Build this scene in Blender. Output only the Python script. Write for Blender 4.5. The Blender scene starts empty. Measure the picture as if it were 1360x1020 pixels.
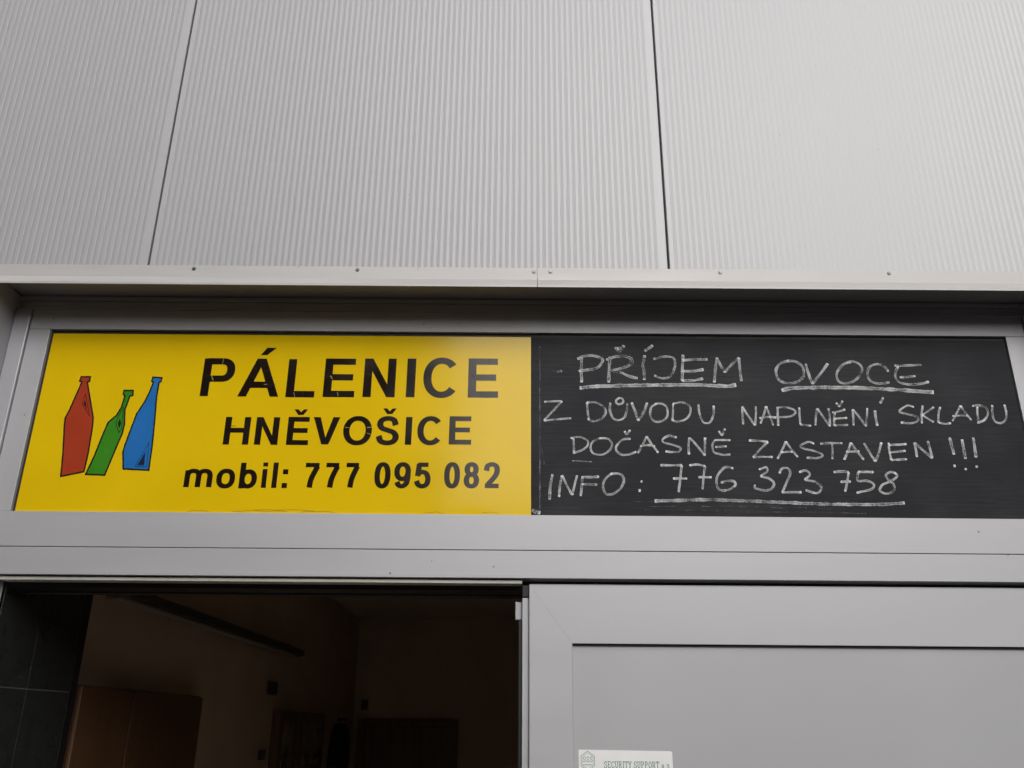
import bpy, bmesh, math, random
from mathutils import Vector, Matrix, noise
random.seed(7)
scene = bpy.context.scene
C = scene.collection

# ------------------------------------------------------------ camera
cd = bpy.data.cameras.new('camera'); cam = bpy.data.objects.new('camera', cd); C.objects.link(cam)
yaw, pitch, roll = -0.00137, 0.37428, 0.00841
fw = Vector((math.sin(yaw)*math.cos(pitch), math.cos(yaw)*math.cos(pitch), math.sin(pitch)))
rt = Vector((math.cos(yaw), -math.sin(yaw), 0)); u = rt.cross(fw)
r2 = rt*math.cos(roll) + u*math.sin(roll); u2 = -rt*math.sin(roll) + u*math.cos(roll)
cam.matrix_world = Matrix(((r2.x, u2.x, -fw.x, -0.0423), (r2.y, u2.y, -fw.y, -2.5012), (r2.z, u2.z, -fw.z, 1.6), (0, 0, 0, 1)))
cd.sensor_width = 36; cd.lens = 36*1158.5/1360; cd.clip_start = .02; cd.clip_end = 1000
scene.camera = cam

# ------------------------------------------------------------ overcast daylight
w = bpy.data.worlds.new('World'); scene.world = w; w.use_nodes = True
nt = w.node_tree; nt.nodes.clear()
sky = nt.nodes.new('ShaderNodeTexSky'); sky.sky_type = 'NISHITA'; sky.sun_disc = False
SUN_EL, SUN_AZ = math.radians(33), math.radians(170)
sky.sun_elevation = SUN_EL; sky.sun_rotation = SUN_AZ; sky.dust_density = 6; sky.air_density = 1
hs = nt.nodes.new('ShaderNodeHueSaturation'); hs.inputs['Saturation'].default_value = .22
bg = nt.nodes.new('ShaderNodeBackground'); bg.inputs['Strength'].default_value = .09
wo = nt.nodes.new('ShaderNodeOutputWorld')
nt.links.new(sky.outputs[0], hs.inputs['Color']); nt.links.new(hs.outputs[0], bg.inputs[0]); nt.links.new(bg.outputs[0], wo.inputs[0])
sd = bpy.data.lights.new('sun', 'SUN'); sd.energy = 1.0; sd.angle = math.radians(50); sd.color = (1, .992, .988)
so = bpy.data.objects.new('sun', sd); C.objects.link(so)
d = Vector((math.sin(SUN_AZ)*math.cos(SUN_EL), math.cos(SUN_AZ)*math.cos(SUN_EL), math.sin(SUN_EL)))
so.rotation_euler = d.to_track_quat('Z', 'Y').to_euler(); so.location = d*20
vs = scene.view_settings; vs.view_transform = 'Standard'; vs.look = 'None'; vs.exposure = 0.06; vs.gamma = 1; vs.use_curve_mapping = False

# ------------------------------------------------------------ materials
def mat(name, col, rough=.5, metal=0., var=.04, vscale=3., stretch=(1, 1, 1), speck=0., speckcol=(.05, .045, .04), bump=0., bscale=200., spec=.5, coat=0., streak=0., rvar=.06, vsc=17):
    m = bpy.data.materials.new(name); m.use_nodes = True; n = m.node_tree; N = n.nodes; Lk = n.links
    b = N['Principled BSDF']; b.inputs['Roughness'].default_value = rough; b.inputs['Metallic'].default_value = metal
    b.inputs['Specular IOR Level'].default_value = spec; b.inputs['Coat Weight'].default_value = coat; b.inputs['Coat Roughness'].default_value = .12
    geo = N.new('ShaderNodeNewGeometry'); mp = N.new('ShaderNodeMapping'); mp.inputs['Scale'].default_value = stretch
    Lk.new(geo.outputs['Position'], mp.inputs[0])
    nz = N.new('ShaderNodeTexNoise'); nz.inputs['Scale'].default_value = vscale; nz.inputs['Detail'].default_value = 6
    Lk.new(mp.outputs[0], nz.inputs[0])
    mr = N.new('ShaderNodeMapRange'); mr.inputs['From Min'].default_value = .3; mr.inputs['From Max'].default_value = .7
    mr.inputs['To Min'].default_value = 1-var; mr.inputs['To Max'].default_value = 1+var; Lk.new(nz.outputs[0], mr.inputs[0])
    mul = N.new('ShaderNodeVectorMath'); mul.operation = 'SCALE'; mul.inputs[0].default_value = col; Lk.new(mr.outputs[0], mul.inputs['Scale'])
    out = mul.outputs[0]
    if speck:
        vo = N.new('ShaderNodeTexVoronoi'); vo.inputs['Scale'].default_value = vsc; Lk.new(geo.outputs['Position'], vo.inputs[0])
        # sparse: only cells whose random colour is low carry a dot
        sx = N.new('ShaderNodeSeparateColor'); Lk.new(vo.outputs['Color'], sx.inputs[0])
        rad = N.new('ShaderNodeMath'); rad.operation = 'MULTIPLY'; rad.inputs[1].default_value = speck; Lk.new(sx.outputs[1], rad.inputs[0])
        lt = N.new('ShaderNodeMath'); lt.operation = 'LESS_THAN'; Lk.new(vo.outputs['Distance'], lt.inputs[0]); Lk.new(rad.outputs[0], lt.inputs[1])
        l2 = N.new('ShaderNodeMath'); l2.operation = 'LESS_THAN'; Lk.new(sx.outputs[0], l2.inputs[0]); l2.inputs[1].default_value = .55
        an = N.new('ShaderNodeMath'); an.operation = 'MULTIPLY'; Lk.new(lt.outputs[0], an.inputs[0]); Lk.new(l2.outputs[0], an.inputs[1])
        fa = N.new('ShaderNodeMath'); fa.operation = 'MULTIPLY'; fa.inputs[1].default_value = .75; Lk.new(an.outputs[0], fa.inputs[0])
        mx = N.new('ShaderNodeMix'); mx.data_type = 'RGBA'; mx.inputs['B'].default_value = (*speckcol, 1)
        Lk.new(fa.outputs[0], mx.inputs['Factor']); Lk.new(out, mx.inputs['A']); out = mx.outputs['Result']
    if streak:
        m2 = N.new('ShaderNodeMapping'); m2.inputs['Scale'].default_value = (2.2, 1, 60); Lk.new(geo.outputs['Position'], m2.inputs[0])
        n2 = N.new('ShaderNodeTexNoise'); n2.inputs['Scale'].default_value = 2.5; n2.inputs['Detail'].default_value = 8; n2.inputs['Roughness'].default_value = .7; Lk.new(m2.outputs[0], n2.inputs[0])
        n3 = N.new('ShaderNodeTexNoise'); n3.inputs['Scale'].default_value = 4; n3.inputs['Detail'].default_value = 5; Lk.new(geo.outputs['Position'], n3.inputs[0])
        pr = N.new('ShaderNodeMath'); pr.operation = 'MULTIPLY'; Lk.new(n2.outputs[0], pr.inputs[0]); Lk.new(n3.outputs[0], pr.inputs[1])
        r3 = N.new('ShaderNodeMapRange'); r3.inputs['From Min'].default_value = .2; r3.inputs['From Max'].default_value = .45; r3.inputs['To Max'].default_value = streak; Lk.new(pr.outputs[0], r3.inputs[0])
        mx = N.new('ShaderNodeMix'); mx.data_type = 'RGBA'; mx.inputs['B'].default_value = (.5, .5, .5, 1)
        Lk.new(r3.outputs[0], mx.inputs['Factor']); Lk.new(out, mx.inputs['A']); out = mx.outputs['Result']
    Lk.new(out, b.inputs['Base Color'])
    rr = N.new('ShaderNodeMapRange'); rr.inputs['From Min'].default_value = .3; rr.inputs['From Max'].default_value = .7
    rr.inputs['To Min'].default_value = max(.02, rough-rvar); rr.inputs['To Max'].default_value = rough+rvar; Lk.new(nz.outputs[0], rr.inputs[0]); Lk.new(rr.outputs[0], b.inputs['Roughness'])
    if bump:
        nb = N.new('ShaderNodeTexNoise'); nb.inputs['Scale'].default_value = bscale; nb.inputs['Detail'].default_value = 3; Lk.new(geo.outputs['Position'], nb.inputs[0])
        bu = N.new('ShaderNodeBump'); bu.inputs['Strength'].default_value = bump; bu.inputs['Distance'].default_value = .002; Lk.new(nb.outputs[0], bu.inputs['Height']); Lk.new(bu.outputs[0], b.inputs['Normal'])
    return m

M_panel = mat('panel_lacquer', (.455, .452, .466), .5, .2, .02, 1.3, (1.4, 1, .5), speck=.035, bump=.05, bscale=120, rvar=.015)
M_flash = mat('flashing_lacquer', (.52, .505, .495), .5, .1, .05, 5, (1, 1, 6), speck=.05)
M_frame = mat('frame_aluminium', (.475, .475, .495), .48, .22, .03, 4, (.4, 1, 2), speck=.05, bump=.03, bscale=400)
M_frame_dk = mat('frame_profile_aluminium', (.44, .44, .47), .45, .25, .04, 4, (.4, 1, 2), speck=.05)
M_leafpanel = mat('leaf_infill', (.465, .468, .48), .35, 0.05, .025, 1.6, (1.2, 1, .8))
M_black = mat('rubber_and_shade_black', (.012, .011, .012), .55, 0, .2, 20)  # black rubber, also used to paint shade into gaps of leaf and header
M_yellow = mat('yellow_vinyl', (.80, .535, .005), .13, 0, .05, 3, speck=.045, speckcol=(.12, .06, .01), bump=.012, bscale=14, spec=.22, coat=.0, rvar=.03)
M_letter = mat('brown_black_vinyl', (.015, .009, .006), .16, 0, .2, 10, spec=.28, coat=.0)
M_crack_l = mat('crack_pale', (.42, .33, .12), .6, 0, .2, 60)
M_crack_d = mat('crack_dark', (.004, .003, .003), .7, 0, .2, 60)
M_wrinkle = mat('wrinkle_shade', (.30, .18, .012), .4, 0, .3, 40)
M_grime = mat('grime', (.07, .045, .02), .9, 0, .4, 60)
M_board = mat('blackboard_paint', (.0160, .0172, .0215), .5, 0, .28, 3.2, (1, 1, 2.5), speck=.04, speckcol=(.2, .2, .2), streak=.045, bump=.06, bscale=300, spec=.12)
M_red = mat('red_print', (.42, .05, .018), .22, 0, .05, 10, coat=.3)
M_green = mat('green_print', (.045, .25, .012), .22, 0, .05, 10, coat=.3)
M_blue = mat('blue_print', (.02, .17, .50), .22, 0, .05, 10, coat=.3)
M_line = mat('print_black', (.012, .011, .012), .25, 0, .1, 30, coat=.3)
M_navy = mat('print_navy', (.012, .02, .06), .25, 0, .1, 30, coat=.3)
M_screw = mat('screw_steel', (.17, .17, .18), .35, .7, .2, 80)
M_washer = mat('washer_rubber', (.09, .085, .085), .6, 0, .2, 80)
M_white = mat('sticker_paper', (.90, .89, .89), .45, 0, .02, 30)
M_sgreen = mat('sticker_green', (.04, .24, .14), .5, 0, .05, 60)
M_bracket = mat('white_plastic', (.62, .61, .55), .45, 0, .05, 30)
M_tile = mat('black_tile', (.035, .038, .036), .3, 0, .12, 14, speck=.13, speckcol=(.3, .3, .27), spec=.5, vsc=75)
M_grout = mat('grey_grout', (.30, .30, .27), .8, 0, .1, 60)
M_inwall = mat('interior_plaster', (.57, .465, .36), .85, 0, .06, 3, bump=.1, bscale=90)
M_inceil = mat('interior_ceiling', (.70, .60, .50), .9, 0, .05, 2)
M_wood = mat('brown_wood', (.15, .075, .036), .45, 0, .2, 4, (6, 6, .6))
M_wood2 = mat('dark_wood', (.15, .09, .06), .45, 0, .2, 4, (6, 6, .6))
M_dark = mat('dark_metal', (.04, .04, .04), .4, 0, .1, 8)
M_photo = mat('picture_print', (.20, .17, .14), .3, 0, .75, 9, (1, 1, 1))
M_ground = mat('paving', (.055, .042, .032), .85, 0, .2, 1.5, bump=.3, bscale=30)
M_fitting = mat('fitting_plastic', (.26, .22, .18), .6, 0, .05, 4)
M_floor = mat('floor_tiles', (.62, .53, .43), .5, 0, .15, 3)
M_opp = mat('opposite_render', (.13, .12, .11), .8, 0, .12, .6)
M_glassdk = mat('window_dark', (.03, .035, .04), .1, 0, .1, 1)

def chalk_mat():
    m = bpy.data.materials.new('chalk'); m.use_nodes = True; n = m.node_tree; N = n.nodes; Lk = n.links
    b = N['Principled BSDF']; b.inputs['Base Color'].default_value = (.80, .80, .81, 1); b.inputs['Roughness'].default_value = .95; b.inputs['Specular IOR Level'].default_value = .1
    geo = N.new('ShaderNodeNewGeometry')
    nz = N.new('ShaderNodeTexNoise'); nz.inputs['Scale'].default_value = 330; nz.inputs['Detail'].default_value = 4; nz.inputs['Roughness'].default_value = .7; Lk.new(geo.outputs['Position'], nz.inputs[0])
    n2 = N.new('ShaderNodeTexNoise'); n2.inputs['Scale'].default_value = 45; n2.inputs['Detail'].default_value = 3; Lk.new(geo.outputs['Position'], n2.inputs[0])
    at = N.new('ShaderNodeAttribute'); at.attribute_name = 'dens'
    a1 = N.new('ShaderNodeMath'); a1.operation = 'MULTIPLY_ADD'; a1.inputs[1].default_value = 1.0; Lk.new(nz.outputs[0], a1.inputs[0]); Lk.new(at.outputs['Fac'], a1.inputs[2])
    a2 = N.new('ShaderNodeMath'); a2.operation = 'MULTIPLY_ADD'; a2.inputs[1].default_value = .7; Lk.new(n2.outputs[0], a2.inputs[0]); Lk.new(a1.outputs[0], a2.inputs[2])
    r = N.new('ShaderNodeMapRange'); r.inputs['From Min'].default_value = 1.02; r.inputs['From Max'].default_value = 1.95; Lk.new(a2.outputs[0], r.inputs[0])
    tr = N.new('ShaderNodeBsdfTransparent'); mx = N.new('ShaderNodeMixShader'); Lk.new(r.outputs[0], mx.inputs[0]); Lk.new(tr.outputs[0], mx.inputs[1]); Lk.new(b.outputs[0], mx.inputs[2])
    Lk.new(mx.outputs[0], N['Material Output'].inputs['Surface'])
    return m
M_chalk = chalk_mat()

# ------------------------------------------------------------ helpers
def thing(name, label, cat, loc=(0, 0, 0), group=None):
    o = bpy.data.objects.new(name, None); o.empty_display_size = .1; C.objects.link(o); o.location = loc
    o['label'] = label; o['category'] = cat
    if group: o['group'] = group
    return o
def link(name, me, m, parent=None, kind=None, label=None):
    if m: me.materials.append(m)
    o = bpy.data.objects.new(name, me); C.objects.link(o)
    if parent:
        o.parent = parent
        off = parent.location if parent.parent is None else parent.parent.location
        if parent.parent is None: o.location = -off
    if kind: o['kind'] = kind
    if label: o['label'] = label
    return o
def finish(bm, name, m, parent=None, kind=None, label=None, smooth=False):
    me = bpy.data.meshes.new(name); bmesh.ops.recalc_face_normals(bm, faces=bm.faces); bm.to_mesh(me); bm.free()
    if smooth:
        for p in me.polygons: p.use_smooth = True
    return link(name, me, m, parent, kind, label)
def add_box(bm, x0, x1, y0, y1, z0, z1, bev=0):
    r = bmesh.ops.create_cube(bm, size=1); vs_ = r['verts']
    for v in vs_:
        v.co = Vector((x0+(v.co.x+.5)*(x1-x0), y0+(v.co.y+.5)*(y1-y0), z0+(v.co.z+.5)*(z1-z0)))
    if bev:
        es = list({e for v in vs_ for e in v.link_edges})
        bmesh.ops.bevel(bm, geom=es, offset=bev, segments=2, affect='EDGES', profile=.5)
def box(name, dims, m, parent=None, bev=0, kind=None, label=None):
    bm = bmesh.new(); add_box(bm, *dims, bev=bev); return finish(bm, name, m, parent, kind, label)
def cyl(bm, c, r, y0, y1, seg=16, r2=None):
    r2 = r if r2 is None else r2
    a = [bm.verts.new((c[0]+r*math.cos(t), y0, c[1]+r*math.sin(t))) for t in [2*math.pi*k/seg for k in range(seg)]]
    b = [bm.verts.new((c[0]+r2*math.cos(t), y1, c[1]+r2*math.sin(t))) for t in [2*math.pi*k/seg for k in range(seg)]]
    for k in range(seg): bm.faces.new((a[k], a[(k+1) % seg], b[(k+1) % seg], b[k]))
    bm.faces.new(a); bm.faces.new(b)
def prism(name, pts, y0, y1, m, parent=None, label=None):      # flat outline in X,Z with thickness
    bm = bmesh.new()
    f = [bm.verts.new((x, y0, z)) for x, z in pts]; b = [bm.verts.new((x, y1, z)) for x, z in pts]
    bm.faces.new(f); bm.faces.new(b)
    n = len(pts)
    for i in range(n): bm.faces.new((f[i], f[(i+1) % n], b[(i+1) % n], b[i]))
    bm.normal_update(); bmesh.ops.triangulate(bm, faces=[q for q in bm.faces if len(q.verts) > 4])
    return finish(bm, name, m, parent, label=label)
def profile_x(name, pts, x0, x1, m, parent=None):              # (Y,Z) outline run along X
    bm = bmesh.new()
    a = [bm.verts.new((x0, y, z)) for y, z in pts]; b = [bm.verts.new((x1, y, z)) for y, z in pts]; n = len(pts)
    for i in range(n): bm.faces.new((a[i], a[(i+1) % n], b[(i+1) % n], b[i]))
    bm.faces.new(a); bm.faces.new(b)
    return finish(bm, name, m, parent)
def smooth_path(pts, step=.0025, closed=False):
    P = [Vector(p) for p in pts]
    if len(P) < 3:
        ctrl = P
        n = max(2, int((P[-1]-P[0]).length/step)); return [P[0].lerp(P[-1], i/n) for i in range(n+1)]
    E = [P[0]*2-P[1]]+P+[P[-1]*2-P[-2]]; out = []
    for i in range(1, len(E)-2):
        p0, p1, p2, p3 = E[i-1:i+3]; n = max(2, int((p2-p1).length/step))
        for k in range(n):
            t = k/n
            out.append(.5*((2*p1)+(p2-p0)*t+(2*p0-5*p1+4*p2-p3)*t*t+(3*p1-p0-3*p2+p3)*t**3))
    out.append(P[-1]); return out

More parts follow.
